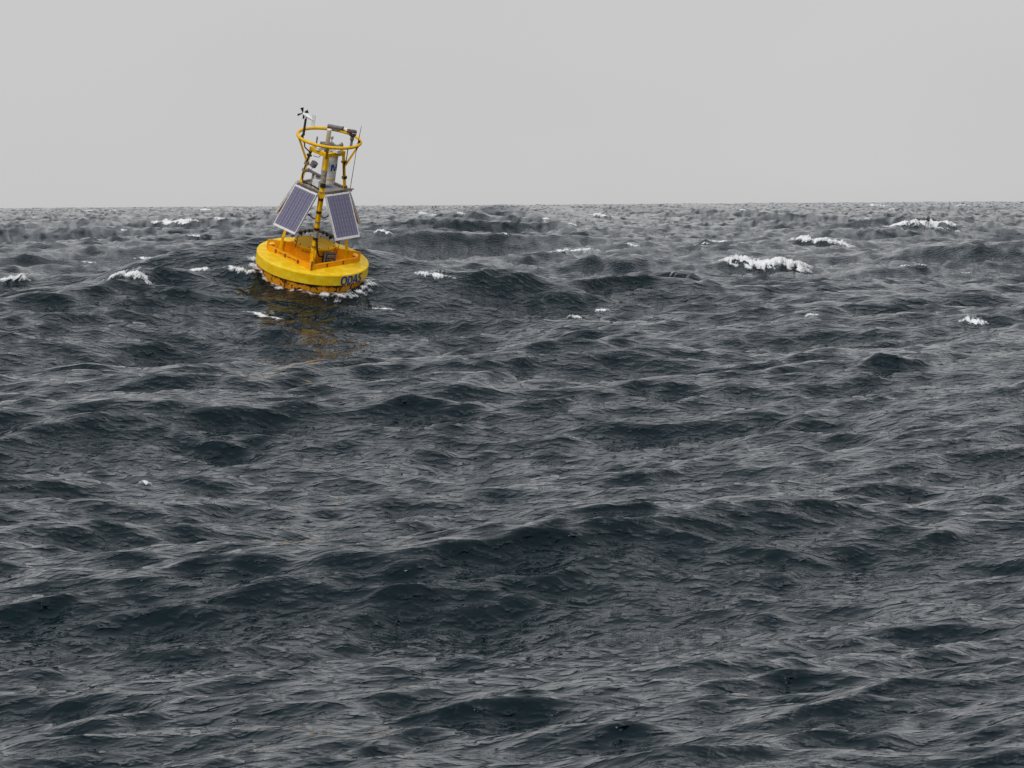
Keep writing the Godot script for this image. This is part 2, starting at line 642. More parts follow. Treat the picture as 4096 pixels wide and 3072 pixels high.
func foam_patch(called: String, label: String, g: Dictionary, nt: int, ns: int) -> void:
	# a skin of bubbles that spills over the top and the front of one crest, with thin old foam trailing behind it
	var ln: float = g.len * 1.2
	var s0: float = -2.6 * g.wf
	var s1: float = 2.0 * g.wf
	var size: float = clampf(g.h * 0.16, 0.008, 0.06)
	var pts := PackedVector3Array()
	var alpha := PackedFloat32Array()
	for i in nt + 1:
		var t: float = lerpf(-ln, ln, float(i) / nt)
		var e: float = absf(t) / ln
		var u: float = t / g.wf
		var front: float = g.wf * (0.30 + 1.0 * g.foam * (1.0 - e * e) + 0.40 * noise.get_noise_2d(u * 0.9, g.c.y + 3.0) + 0.22 * noise.get_noise_2d(u * 4.0, g.c.x))
		var back: float = -g.wf * (0.25 + 0.30 * noise.get_noise_2d(u * 1.1, g.c.x + 9.0) + 0.15 * noise.get_noise_2d(u * 5.0, 1.0))
		for j in ns + 1:
			var s: float = lerpf(s0, s1, float(j) / ns)
			var p := surf(g.c.x + g.t.x * t + g.s.x * s, g.c.y + g.t.y * t + g.s.y * s)
			var v: float = s / g.wf
			var inside: float = minf((front - s) / (0.5 * g.wf), (s - back) / (0.30 * g.wf))
			inside = minf(inside, (1.0 - e) * 3.5)
			inside += 0.38 * noise.get_noise_2d(u * 1.7, v * 2.6 + g.c.x) + 0.28 * noise.get_noise_2d(u * 5.0, v * 6.0 + g.c.y) - (1.0 - g.foam) * 0.7
			var thick := clampf(inside, 0.0, 1.0)
			var lump := 0.6 + 0.5 * noise.get_noise_2d(u * 2.6, v * 3.0 + 3.0) + 0.4 * noise.get_noise_2d(u * 8.0, v * 6.0 - 5.0) + 0.3 * noise.get_noise_2d(u * 21.0, v * 12.0 + 8.0)
			pts.append(p + Vector3(wind.x * 0.3, 1.0, wind.y * 0.3) * (0.034 * clampf(g.h * 4.0, 0.3, 1.0) + size * maxf(lump, 0.0) * thick))
			var cover := 0.90 * smoothstep(-0.25, 1.1, inside)
			if s < 0.0:
				var trail := (noise.get_noise_2d(u * 2.2, v * 0.9 + g.c.y) + 0.5 * noise.get_noise_2d(u * 7.0, v * 3.0)) * (1.0 - e) * (1.0 + v / 2.6)
				cover = maxf(cover, 0.45 * g.foam * smoothstep(0.05, 0.6, trail))
			alpha.append(cover if i > 0 and i < nt and j > 0 and j < ns else 0.0)
	var o := MeshInstance3D.new()
	o.name = called
	o.mesh = skin(pts, alpha, nt, ns)
	o.material_override = mats.foam
	o.set_meta("label", label)
	o.set_meta("category", "whitecap")
	o.set_meta("group", "whitecaps on the wave crests")
	add_child(o, true)

func build_whitecaps() -> void:
	var f := StandardMaterial3D.new()
	f.resource_name = "sea_foam"
	f.vertex_color_use_as_albedo = true
	f.transparency = BaseMaterial3D.TRANSPARENCY_ALPHA
	f.roughness = 0.9
	f.metallic_specular = 0.3
	mats.foam = f
	var k := 0
	for g in ridges:
		if g.foam > 0.0:
			var n := clampi(int(g.px * 0.6), 30, 180)
			foam_patch("whitecap" if k == 0 else "whitecap_%03d" % k, foam_label(k, g), g, n, clampi(n / 3, 16, 44))
			k += 1

func foam_label(k: int, g: Dictionary) -> String:
	var own := {
		0: "largest whitecap, thick white foam tumbling down a short steep crest", 1: "long thin band of foam below the highest far crest", 2: "white foam on top of the highest far crest",
		4: "flat wide whitecap on the far sea, wider than its neighbours", 5: "jagged whitecap on the crest level with the buoy's float", 8: "small bright foam burst behind the buoy's solar panel",
		9: "low ragged whitecap beside the buoy, past its lettered side", 12: "broken foam along the back of a long dark crest", 20: "thin thread of foam on the dark water in front of the buoy",
		21: "short foam streak in front of the buoy's lettered side", 22: "foam patch that trails from the hull away from the lettering", 36: "foam strip on the water just behind the buoy's deck", 48: "tiny fleck of foam alone on the near water"}
	if own.has(k):
		return own[k]
	if g.c.length() > 300.0:
		return "small white foam cap on a wave at the horizon"
	return "small white foam cap on a wave beyond the buoy" if g.c.length() > 90.0 else "small white foam cap on a wave between the buoy and the viewer"

func build_wash() -> void:
	# foam that the hull churns up along its water line: a torn thread in front, broader at the sides
	var nt := 520
	var ns := 26
	var pts := PackedVector3Array()
	var alpha := PackedFloat32Array()
	for i in nt + 1:
		var a := TAU * i / nt            # bearing from the buoy: 0 towards the camera, positive to the right
		var ca := cos(a)
		var sa := sin(a)
		var right := pow(0.5 + 0.5 * cos(a - 1.2), 2.0)
		var left := pow(0.5 + 0.5 * cos(a + 1.65), 5.0)
		var width := 0.05 + 0.12 * right + 0.18 * left + 0.09 * noise.get_noise_2d(ca * 4.0, sa * 4.0)
		var lane := 0.02 + 0.10 * right + 0.05 * noise.get_noise_2d(ca * 3.0, sa * 3.0 + 9.0)
		for j in ns + 1:
			var s := float(j) / ns * 0.75
			var rr := 1.10 + s
			var x := float_at.x + rr * sa
			var z := float_at.z + rr * ca
			var p := surf(x, z)
			var inside := 1.0 - absf(s - 0.05 - lane) / width
			inside += 0.6 * noise.get_noise_2d(x * 4.5, z * 4.5) + 0.35 * noise.get_noise_2d(x * 13.0, z * 13.0) - 0.50 + 0.35 * right + 0.35 * left
			if s < 0.05:
				inside = minf(inside, 1.0)
			var thick := clampf(inside, 0.0, 1.0)
			var lump := 0.5 + 0.7 * noise.get_noise_2d(x * 11.0, z * 11.0) + 0.6 * noise.get_noise_2d(x * 31.0, z * 31.0)
			pts.append(p + Vector3(0, 0.018 + (0.012 + 0.02 * left) * maxf(lump, 0.0) * thick, 0))
			alpha.append(0.72 * smoothstep(0.0, 1.1, inside))
	var o := MeshInstance3D.new()
	o.name = "wash_foam"
	o.mesh = skin(pts, alpha, nt, ns, -1.0)
	o.material_override = mats.foam
	o.set_meta("label", "broken ring of white foam round the hull of the yellow buoy")
	o.set_meta("category", "foam")
	add_child(o)

# ---------------------------------------------------------------- materials of the buoy
func speckled(called: String, dark: Color, light: Color, rough: float, scale := 2.0, metal := 0.0, seed_no := 1, balance := 0.5) -> StandardMaterial3D:
	var n := FastNoiseLite.new()
	n.seed = seed_no
	n.noise_type = FastNoiseLite.TYPE_SIMPLEX
	n.frequency = 0.012
	n.fractal_octaves = 5
	var ramp := Gradient.new()
	ramp.set_color(0, dark)
	ramp.set_color(1, light)
	ramp.set_offset(0, balance - 0.35)
	ramp.set_offset(1, balance + 0.2)
	var t := NoiseTexture2D.new()
	t.width = 256
	t.height = 256
	t.seamless = true
	t.noise = n
	t.color_ramp = ramp
	var m := StandardMaterial3D.new()
	m.resource_name = called
	m.albedo_texture = t
	m.uv1_triplanar = true
	m.uv1_scale = Vector3.ONE * scale
	m.roughness = rough
	m.metallic = metal
	m.metallic_specular = 0.36
	return m

func plain(called: String, c: Color, rough: float, metal := 0.0) -> StandardMaterial3D:
	var m := StandardMaterial3D.new()
	m.resource_name = called
	m.albedo_color = c
	m.roughness = rough
	m.metallic = metal
	return m

func make_materials() -> void:
	mats.yellow = speckled("weathered_yellow_paint", Color(0.92, 0.73, 0.0), Color(0.96, 0.83, 0.22), 0.55, 1.1, 0.0, 4, 0.62)
	mats.steel_yellow = speckled("yellow_steel_paint", Color(0.88, 0.66, 0.02), Color(0.94, 0.74, 0.03), 0.58, 2.0, 0.0, 8)
	mats.orange = speckled("amber_paint_with_bounce", Color(0.91, 0.60, 0.01), Color(0.95, 0.66, 0.02), 0.58, 1.5, 0.0, 9)  # less faded paint, with light bounced between the yellow plates put into the colour
	mats.lid = speckled("lid_paint", Color(0.97, 0.74, 0.0), Color(0.98, 0.77, 0.01), 0.58, 1.0, 0.0, 10)
	mats.rust = speckled("rusty_steel", Color(0.28, 0.17, 0.10), Color(0.52, 0.38, 0.22), 0.75, 5.0, 0.0, 12)
	mats.stainless = speckled("weathered_stainless", Color(0.50, 0.45, 0.40), Color(0.70, 0.67, 0.63), 0.45, 4.0, 0.35, 13)
	mats.aluminium = speckled("aluminium_frame", Color(0.78, 0.77, 0.78), Color(0.88, 0.87, 0.88), 0.4, 4.0, 0.2, 14)
	mats.grey = speckled("grey_plastic", Color(0.40, 0.38, 0.38), Color(0.52, 0.50, 0.50), 0.6, 6.0, 0.0, 15)
	mats.dark = plain("dark_grey_plastic", Color(0.20, 0.18, 0.18), 0.55)
	mats.black = plain("black_rubber", Color(0.07, 0.06, 0.07), 0.6)
	mats.white = speckled("white_plastic", Color(0.80, 0.80, 0.80), Color(0.90, 0.90, 0.89), 0.4, 3.0, 0.0, 16)
	mats.cream = plain("cream_fibreglass", Color(0.78, 0.73, 0.60), 0.5)
	mats.blue = plain("blue_lettering", Color(0.06, 0.24, 0.56), 0.5)
	mats.sky_blue = plain("blue_print", Color(0.02, 0.30, 0.62), 0.5)
	mats.cell = speckled("solar_cell", Color(0.38, 0.37, 0.46), Color(0.44, 0.43, 0.52), 0.22, 9.0, 0.0, 17)
	mats.silver = plain("silver_busbar", Color(0.74, 0.73, 0.78), 0.4, 0.3)
	mats.back = plain("panel_backing", Color(0.56, 0.55, 0.62), 0.5)
	mats.red = plain("red_cable", Color(0.55, 0.05, 0.04), 0.5)
	mats.grate = speckled("pale_grating", Color(0.48, 0.48, 0.50), Color(0.72, 0.71, 0.72), 0.6, 12.0, 0.0, 18)
	# fouled steel under the rim: yellow paint worn through to brown and black growth, in ragged upright patches
	var n1 := FastNoiseLite.new()
	n1.seed = 21
	n1.frequency = 1.0
	n1.fractal_octaves = 3
	var img := Image.create(2048, 512, false, Image.FORMAT_RGB8)
	img.fill(Color(0.16, 0.09, 0.05))
	for y in 200:
		for x in 2048:
			var a := TAU * x / 2048.0
			var p := Vector2(cos(a), sin(a))
			var d := y / 512.0                    # share of the way from the rim's foot to the keel, about 1.6 m
			# growth hangs from the rim in ragged tongues and patches
			var big := n1.get_noise_3d(p.x * 3.0, p.y * 3.0, d * 4.0)
			var streak := n1.get_noise_3d(p.x * 17.0, p.y * 17.0, d * 13.0)
			var tiny := n1.get_noise_3d(p.x * 60.0, p.y * 60.0, d * 45.0)
			var v := big * 0.9 + streak * 0.8 + tiny * 0.5 + 0.30 - 0.55 * smoothstep(0.05, 0.0, d) - 0.5 * smoothstep(0.16, 0.30, d)
			var c: Color
			if v > 0.10:
				c = Color(0.90, 0.66, 0.05).lerp(Color(0.78, 0.46, 0.05), clampf(0.4 + streak * 0.9 + tiny, 0.0, 1.0))
			elif v > -0.02:
				c = Color(0.55, 0.28, 0.05)
			else:
				c = Color(0.22, 0.08, 0.03).lerp(Color(0.10, 0.06, 0.03), clampf(0.5 + tiny * 2.0, 0.0, 1.0))
			img.set_pixel(x, y, c)
	var f := StandardMaterial3D.new()
	f.resource_name = "fouled_hull"
	f.albedo_texture = ImageTexture.create_from_image(img)
	f.roughness = 0.4
	mats.fouled = f

# ---------------------------------------------------------------- shapes
func tool() -> SurfaceTool:
	var st := SurfaceTool.new()
	st.begin(Mesh.PRIMITIVE_TRIANGLES)
	return st

func box(st: SurfaceTool, basis: Basis, at: Vector3, size: Vector3) -> void:
	var b := BoxMesh.new()
	b.size = size
	st.append_from(b, 0, Transform3D(basis, at))

func tri(st: SurfaceTool, a: Vector3, b: Vector3, c: Vector3, n: Vector3) -> void:
	# a triangle that faces n
	for v in ([a, b, c] if (c - a).cross(b - a).dot(n) > 0.0 else [a, c, b]):
		st.set_normal(n)
		st.set_uv(Vector2.ZERO)
		st.add_vertex(v)

func upright(d: Vector3) -> Basis:
	# a basis whose y runs along d
	var y := d.normalized()
	var x := (Vector3.RIGHT if absf(y.x) < 0.9 else Vector3.BACK)
	x = (x - y * x.dot(y)).normalized()
	return Basis(x, y, x.cross(y))

func tube(st: SurfaceTool, a: Vector3, b: Vector3, r0: float, r1 := -1.0, sides := 12) -> void:
	var c := CylinderMesh.new()
	c.bottom_radius = r0
	c.top_radius = r0 if r1 < 0.0 else r1
	c.height = a.distance_to(b)
	c.radial_segments = sides
	c.rings = 1
	st.append_from(c, 0, Transform3D(upright(b - a), (a + b) * 0.5))

func ball(st: SurfaceTool, at: Vector3, size: Vector3) -> void:
	var s := SphereMesh.new()
	s.radius = 0.5
	s.height = 1.0
	s.radial_segments = 14
	s.rings = 8
	st.append_from(s, 0, Transform3D(Basis.from_scale(size), at))

func rope(st: SurfaceTool, pts: Array, r: float) -> void:
	var c := Curve3D.new()
	for i in pts.size():
		var p: Vector3 = pts[i]
		var d: Vector3 = (pts[mini(i + 1, pts.size() - 1)] - pts[maxi(i - 1, 0)]) / 6.0
		c.add_point(p, -d, d)
	var line := c.tessellate(4, 6)
	for i in line.size() - 1:
		if line[i].distance_to(line[i + 1]) > 0.002:
			tube(st, line[i], line[i + 1], r, r, 7)

func lathe(st: SurfaceTool, prof: Array, sides := 96) -> void:
	# prof: Vector2(radius, height) from the top middle outwards and down
	var run := 0.0
	var along := [0.0]
	for i in prof.size() - 1:
		run += prof[i].distance_to(prof[i + 1])
		along.append(run)
	for i in prof.size() - 1:
		var p: Vector2 = prof[i]
		var q: Vector2 = prof[i + 1]
		var e := (q - p).normalized()
		var nn := Vector2(-e.y, e.x)      # outward for a profile that runs outwards and down
		for k in sides:
			var quad := []
			for c in [[p, k, i], [p, k + 1, i], [q, k + 1, i + 1], [q, k, i + 1]]:
				var a: float = TAU * c[1] / sides
				var v: Vector2 = c[0]
				quad.append([Vector3(v.x * sin(a), v.y, v.x * cos(a)), Vector3(nn.x * sin(a), nn.y, nn.x * cos(a)), Vector2(float(c[1]) / sides, along[c[2]] / run)])
			for o in [0, 1, 2, 0, 2, 3]:
				st.set_normal(quad[o][1])
				st.set_uv(quad[o][2])
				st.add_vertex(quad[o][0])

const BOTTOM := 0.80                     # the deck lies this far above the foot of the buoy

func part(parent: Node3D, called: String, st: SurfaceTool, m: Material, label := "") -> MeshInstance3D:
	var o := MeshInstance3D.new()
	o.name = called
	o.mesh = st.commit()
	o.material_override = m
	if label:
		o.set_meta("label", label)
	if parent.has_meta("category"):
		o.position = Vector3(0, BOTTOM, 0)
	parent.add_child(o, true)
	return o

func bent_letter(text: String, height: float, stretch: float, radius: float, az: float, y: float, thick := 0.006) -> SurfaceTool:
	# one letter laid on an upright cylinder, its middle at the bearing az
	var f := SystemFont.new()
	f.font_names = PackedStringArray(["Droid Sans"])
	f.font_weight = 700
	var tm := TextMesh.new()
	tm.font = f
	tm.text = text
	tm.font_size = 64
	tm.pixel_size = height / 46.0
	tm.depth = thick
	tm.curve_step = 1.0
	var st := tool()
	var arr := tm.get_mesh_arrays()
	var v: PackedVector3Array = arr[Mesh.ARRAY_VERTEX]
	var box3 := AABB(v[0], Vector3.ZERO)
	for p in v:
		box3 = box3.expand(p)
	var mid := box3.get_center()
	var idx: PackedInt32Array = arr[Mesh.ARRAY_INDEX] if arr[Mesh.ARRAY_INDEX] != null else PackedInt32Array(range(v.size()))
	for i in idx:
		var p := v[i] - mid
		var a := az + p.x * stretch / radius
		var rr := radius + p.z + thick
		st.add_vertex(Vector3(rr * sin(a), y + p.y * height / box3.size.y, rr * cos(a)))
	st.generate_normals()
	return st

func around(az: float, r: float, y: float) -> Vector3:
	return Vector3(r * sin(az), y, r * cos(az))

func leg_radius(y: float) -> float:
	return 0.757 - 0.166 * y

# ---------------------------------------------------------------- the buoy
func build_buoy() -> void:
	var root := Node3D.new()
	root.name = "weather_buoy"
	root.set_meta("label", "yellow round data buoy with solar panels and instrument mast heeling in the waves")
	root.set_meta("category", "buoy")
	add_child(root)
	root.transform = Transform3D(heel, deck - heel * Vector3(0, BOTTOM, 0))
	var st := tool()
	lathe(st, [Vector2(0, 0.0), Vector2(0.95, 0.0), Vector2(1.15, -0.004), Vector2(1.178, -0.008), Vector2(1.194, -0.018), Vector2(1.20, -0.035), Vector2(1.20, -0.235), Vector2(1.195, -0.245), Vector2(1.165, -0.25)], 144)
	var hull := part(root, "hull", st, mats.yellow)
	var k := 0
	for c in ["O", "D", "A", "S"]:
		var a: float = deg_to_rad([36.5, 44.6, 52.2, 59.8][k])
		part(hull, "letter", bent_letter(c, 0.20, [0.92, 0.92, 0.92, 0.92][k], 1.20, a, -0.135), mats.blue)
		k += 1
	st = tool()
	lathe(st, [Vector2(1.172, -0.246), Vector2(1.165, -0.26), Vector2(1.155, -0.5), Vector2(1.10, -0.66), Vector2(0.75, -0.80), Vector2(0, -0.80)], 144)
	part(root, "hull_skirt", st, mats.fouled, "lower hull with worn yellow paint and dark growth")
	# floor inside the coaming
	st = tool()
	box(st, Basis(Vector3.UP, PI / 4), Vector3(0, 0.004, 0), Vector3(1.37, 0.008, 1.37))
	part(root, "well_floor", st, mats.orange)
	for q in 4:
		var az := q * PI / 2
		web(root, az)
		st = tool()
		var m := az + PI / 4
		box(st, Basis(Vector3.UP, m), around(m, 0.693, 0.048), Vector3(1.36, 0.092, 0.014))
		box(st, Basis(Vector3.UP, m), around(m, 0.678, 0.098), Vector3(1.30, 0.012, 0.05))
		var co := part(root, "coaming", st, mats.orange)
		for x in ([-0.42, -0.12, 0.28] if q == 3 else [-0.25, 0.22]):
			st = tool()
			box(st, Basis(Vector3.UP, m), around(m, 0.705, 0.052) + Basis(Vector3.UP, m).x * x, Vector3(0.028 if q != 3 else 0.055, 0.07, 0.012))
			part(co, "clip", st, mats.rust)
	# stencilled line of print, too small to read, on the coaming left of the front web
	st = tool()
	var bm := Basis(Vector3.UP, -PI / 4)
	var rng := RandomNumberGenerator.new()
	rng.seed = 4
	for i in 26:
		if i % 7 == 5:
			continue
		box(st, bm, around(-PI / 4, 0.7016, 0.055 + rng.randf_range(-0.004, 0.004)) + bm.x * (-0.33 + i * 0.0215), Vector3(0.012, rng.randf_range(0.018, 0.03), 0.004))
	part(root, "stencil_print", st, mats.rust)
	# hatch drum with its bolted lid
	st = tool()
	lathe(st, [Vector2(0.42, 0.27), Vector2(0.42, 0.008)], 64)
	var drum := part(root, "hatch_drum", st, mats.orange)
	st = tool()
	for i in 11:
		var a := -0.62 + i * 0.046
		if i == 3:
			continue
		box(st, Basis(Vector3.UP, a), around(a, 0.4212, 0.195), Vector3(0.012, 0.026, 0.003))
	part(drum, "stencil_print", st, mats.rust)
	st = tool()
	lathe(st, [Vector2(0, 0.302), Vector2(0.435, 0.298), Vector2(0.447, 0.292), Vector2(0.45, 0.284), Vector2(0.45, 0.268), Vector2(0.42, 0.266)], 72)
	part(drum, "lid", st, mats.lid)
	for i in 12:
		var a := (i + 0.5) * TAU / 12
		st = tool()
		tube(st, around(a, 0.425, 0.29), around(a, 0.425, 0.322), 0.012, 0.012, 6)
		part(drum, "bolt", st, mats.rust)
	# hose with black clamps that loops behind the lid
	st = tool()
	rope(st, [Vector3(-0.50, 0.30, -0.20), Vector3(-0.36, 0.37, -0.38), Vector3(0, 0.40, -0.50), Vector3(0.36, 0.37, -0.38), Vector3(0.50, 0.30, -0.20)], 0.034)
	var hose := part(root, "hose", st, mats.grey)
	for i in 8:
		var a := PI + (i - 3.5) * 0.21
		st = tool()
		var c := around(a, 0.505 - 0.03 * absf(i - 3.5) * 0.3, 0.398 - 0.0042 * (i - 3.5) * (i - 3.5))
		tube(st, c - Basis(Vector3.UP, a).x * 0.012, c + Basis(Vector3.UP, a).x * 0.012, 0.044, 0.044, 10)
		part(hose, "clamp", st, mats.black)
	equipment_box(root)
	for q in 4:
		leg(root, q)
	platform(root)
	for q in 4:
		solar_panel(root, q)
	top_frame(root)
	mast_head(root)
	wind_monitor(root)
	right_sensors(root)
	platform_gear(root)
	cables(root)

func web(root: Node3D, az: float) -> void:
	# radial plate from the drum to the rim; its outer end is a lifting eye
	var st := tool()
	var b := Basis(Vector3.UP, az)             # z outwards, x across
	var n := 28
	var cen := Vector2(0.885, 0.125)
	var outer := []
	var inner := []
	for i in n:
		var a := TAU * i / n
		var d := Vector2(cos(a), sin(a))
		var lim := 1e9
		if absf(d.x) > 1e-4:
			lim = minf(lim, ((1.0 if d.x > 0.0 else 0.772) - cen.x) / d.x)
		if absf(d.y) > 1e-4:
			lim = minf(lim, ((0.232 if d.y > 0.0 else 0.0) - cen.y) / d.y)
		if d.x > 0.2 and d.y > 0.2:
			lim = minf(lim, 0.197 / (d.x + d.y))
		outer.append(cen + d * lim)
		var hole := 0.062
		if d.y < 0.0:
			hole = minf(hole, 0.075 / maxf(0.3, absf(d.y) + maxf(0.0, -d.x) * 0.6))
		inner.append(cen + d * hole * (1.0 + 0.12 * d.x))
	for i in n:
		var j := (i + 1) % n
		for s in [-1.0, 1.0]:
			var e := []
			for v in [outer[i], outer[j], inner[j], inner[i]]:
				e.append(b * Vector3(s * 0.01, v.y, v.x))
			tri(st, e[0], e[1], e[2], b * Vector3(s, 0, 0))
			tri(st, e[0], e[2], e[3], b * Vector3(s, 0, 0))
		for pair in [[outer[i], outer[j], 1.0], [inner[j], inner[i], -1.0]]:
			var mid: Vector2 = (pair[0] + pair[1]) * 0.5 - cen
			var nn: Vector3 = b * Vector3(0, mid.y, mid.x).normalized() * pair[2]
			var e := [Vector3(-0.01, pair[0].y, pair[0].x), Vector3(0.01, pair[0].y, pair[0].x), Vector3(0.01, pair[1].y, pair[1].x), Vector3(-0.01, pair[1].y, pair[1].x)]
			tri(st, b * e[0], b * e[1], b * e[2], nn)
			tri(st, b * e[0], b * e[2], b * e[3], nn)
	var whole := tool()
	box(whole, b, b * Vector3(0, 0.116, 0.595), Vector3(0.02, 0.232, 0.36))
	st.index()
	whole.append_from(st.commit(), 0, Transform3D.IDENTITY)
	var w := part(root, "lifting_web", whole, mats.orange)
	if is_zero_approx(az):
		st = tool()
		box(st, b, b * Vector3(0, 0.105, 1.007), Vector3(0.034, 0.20, 0.012))
		part(w, "edge_plate", st, mats.rust, "worn brown edge plate")

func leg(root: Node3D, q: int) -> void:
	var az := q * PI / 2
	var a := around(az, leg_radius(0.01), 0.01)
	var b := around(az, leg_radius(2.38), 2.38)
	var out := around(az, 1.0, 0.0)
	var tan := Vector3(out.z, 0, -out.x)
	var d := (b - a).normalized()
	var st := tool()
	for s in [-1.0, 1.0]:
		var f: Vector3 = (-out + tan * s).normalized()
		f = (f - d * f.dot(d)).normalized()
		var w := 0.078
		box(st, Basis(f, d, f.cross(d)), (a + b) * 0.5 + f * (w * 0.5 - (0.004 if s > 0 else 0.0)), Vector3(w, a.distance_to(b), 0.009))
	# foot bracket, broader than the leg
	var foot := around(az, leg_radius(0.17), 0.17)
	box(st, Basis(Vector3.UP, az), foot - out * 0.05, Vector3(0.10, 0.34, 0.05))
	var l := part(root, "leg", st, mats.steel_yellow)
	# tape, clamps and sleeves
	var bands := []
	if q == 0:
		bands = [[1.42, 0.035, 0], [1.15, 0.04, 0], [0.95, 0.02, 1], [0.79, 0.05, 0], [0.68, 0.13, 1], [0.59, 0.05, 0], [1.72, 0.09, 0], [1.90, 0.28, 1], [0.42, 0.02, 2]]
	elif q == 1:
		bands = [[1.82, 0.05, 0], [1.62, 0.03, 2], [2.16, 0.03, 0]]
	elif q == 3:
		bands = [[2.02, 0.06, 1], [1.86, 0.06, 1], [2.2, 0.03, 0]]
	for e in bands:
		st = tool()
		var c := a.lerp(b, (e[0] - 0.01) / 2.37) - out * 0.025
		tube(st, c - d * e[1] * 0.5, c + d * e[1] * 0.5, 0.058, 0.058, 14)
		part(l, ["tape_band", "sleeve", "clamp"][e[2]], st, [mats.black, mats.stainless, mats.rust][e[2]])

func platform(root: Node3D) -> void:
	var st := tool()
	box(st, Basis(Vector3.UP, PI / 4), Vector3(0, 1.545, 0), Vector3(0.70, 0.010, 0.70))
	var p := part(root, "platform", st, mats.grate, "weathered grey metal platform between the legs")
	for q in 4:
		var m := q * PI / 2 + PI / 4
		var b := Basis(Vector3.UP, m)
		st = tool()
		box(st, b, around(m, 0.362, 1.555), Vector3(0.72, 0.075, 0.012))
		box(st, b, around(m, 0.385, 1.589), Vector3(0.74, 0.010, 0.05))
		part(p, "edge_beam", st, mats.stainless)
		st = tool()
		box(st, b, around(m, 0.42, 1.50), Vector3(0.60, 0.05, 0.012))
		part(p, "panel_bracket", st, mats.stainless)
	# gusset in front of the front leg, where the beams meet
	st = tool()
	box(st, Basis.IDENTITY, Vector3(0, 1.52, 0.502), Vector3(0.14, 0.13, 0.03))
	part(p, "gusset", st, mats.steel_yellow)
	st = tool()
	box(st, Basis.IDENTITY, Vector3(0.55, 1.575, 0.02), Vector3(0.16, 0.06, 0.05))
	tube(st, Vector3(0.60, 1.58, 0.0), Vector3(0.66, 1.60, 0.0), 0.02, 0.02, 8)
	part(p, "side_bracket", st, mats.stainless)

func solar_panel(root: Node3D, q: int) -> void:
	var m := q * PI / 2 + PI / 4
	var b0 := Basis(Vector3.UP, m)
	var up := Vector3(0, 0.84, -0.50).normalized()
	var b := b0 * Basis(Vector3.RIGHT, up, Vector3.RIGHT.cross(up))
	var mid := b0 * Vector3(0, 1.54 - 0.42, 0.45 + 0.25)
	var st := tool()
	box(st, b, mid, Vector3(0.66, 0.96, 0.022))
	var body := part(root, "solar_panel", st, mats.back)
	for e in [[Vector3(0, 0.472, 0), Vector3(0.68, 0.040, 0.05)], [Vector3(0, -0.468, 0), Vector3(0.68, 0.048, 0.05)], [Vector3(-0.331, 0.002, 0), Vector3(0.018, 0.888, 0.05)], [Vector3(0.331, 0.002, 0), Vector3(0.018, 0.888, 0.05)]]:
		st = tool()
		box(st, b, mid + b * e[0], e[1])
		part(body, "frame_bar", st, mats.aluminium)
	st = tool()
	box(st, b, Vector3.ZERO, Vector3(0.150, 0.0935 if q != 0 else 0.089, 0.006))
	var cell := st.commit()
	for i in 4:
		for j in 9:
			var o := MeshInstance3D.new()
			o.name = "cell"
			o.mesh = cell
			o.material_override = mats.cell
			o.position = mid + b * Vector3((i - 1.5) * 0.156, (j - 4) * 0.0965 + 0.002, 0.0145 if (i + j) % 3 else 0.0143)
			body.add_child(o, true)
	for i in 8:
		st = tool()
		var x := ((i >> 1) - 1.5) * 0.156 + (-0.037 if i % 2 == 0 else 0.037)
		box(st, b, mid + b * Vector3(x, 0.002, 0.0185), Vector3(0.0042 if q != 0 else 0.0026, 0.868, 0.002))
		part(body, "busbar", st, mats.silver)

func top_frame(root: Node3D) -> void:
	for q in 4:
		var m := q * PI / 2 + PI / 4
		var st := tool()
		var b := Basis(Vector3.UP, m)
		box(st, b, around(m, 0.268, 2.345), Vector3(0.53, 0.085, 0.012))
		box(st, b, around(m, 0.243, 2.384), Vector3(0.49, 0.010, 0.06))
		part(root, "top_beam", st, mats.steel_yellow)
	var st := tool()
	var t := TorusMesh.new()
	t.inner_radius = 0.640
	t.outer_radius = 0.700
	t.rings = 96
	t.ring_segments = 14
	st.append_from(t, 0, Transform3D(Basis.from_scale(Vector3(1, 1.15, 1)), Vector3(0, 2.63, 0)))
	var ring := part(root, "guard_ring", st, mats.steel_yellow)
	for q in 4:
		var az := q * PI / 2
		st = tool()
		var a := around(az, leg_radius(2.08), 2.08)
		var c := around(az, 0.66, 2.615)
		if q == 0 or q == 2:
			a = around(az, leg_radius(2.30), 2.30)
		var d := (c - a).normalized()
		var tan := around(az + PI / 2, 1.0, 0.0)
		box(st, Basis(tan, d, tan.cross(d)), (a + c) * 0.5, Vector3(0.055, a.distance_to(c), 0.04))
		part(ring, "strut", st, mats.steel_yellow)

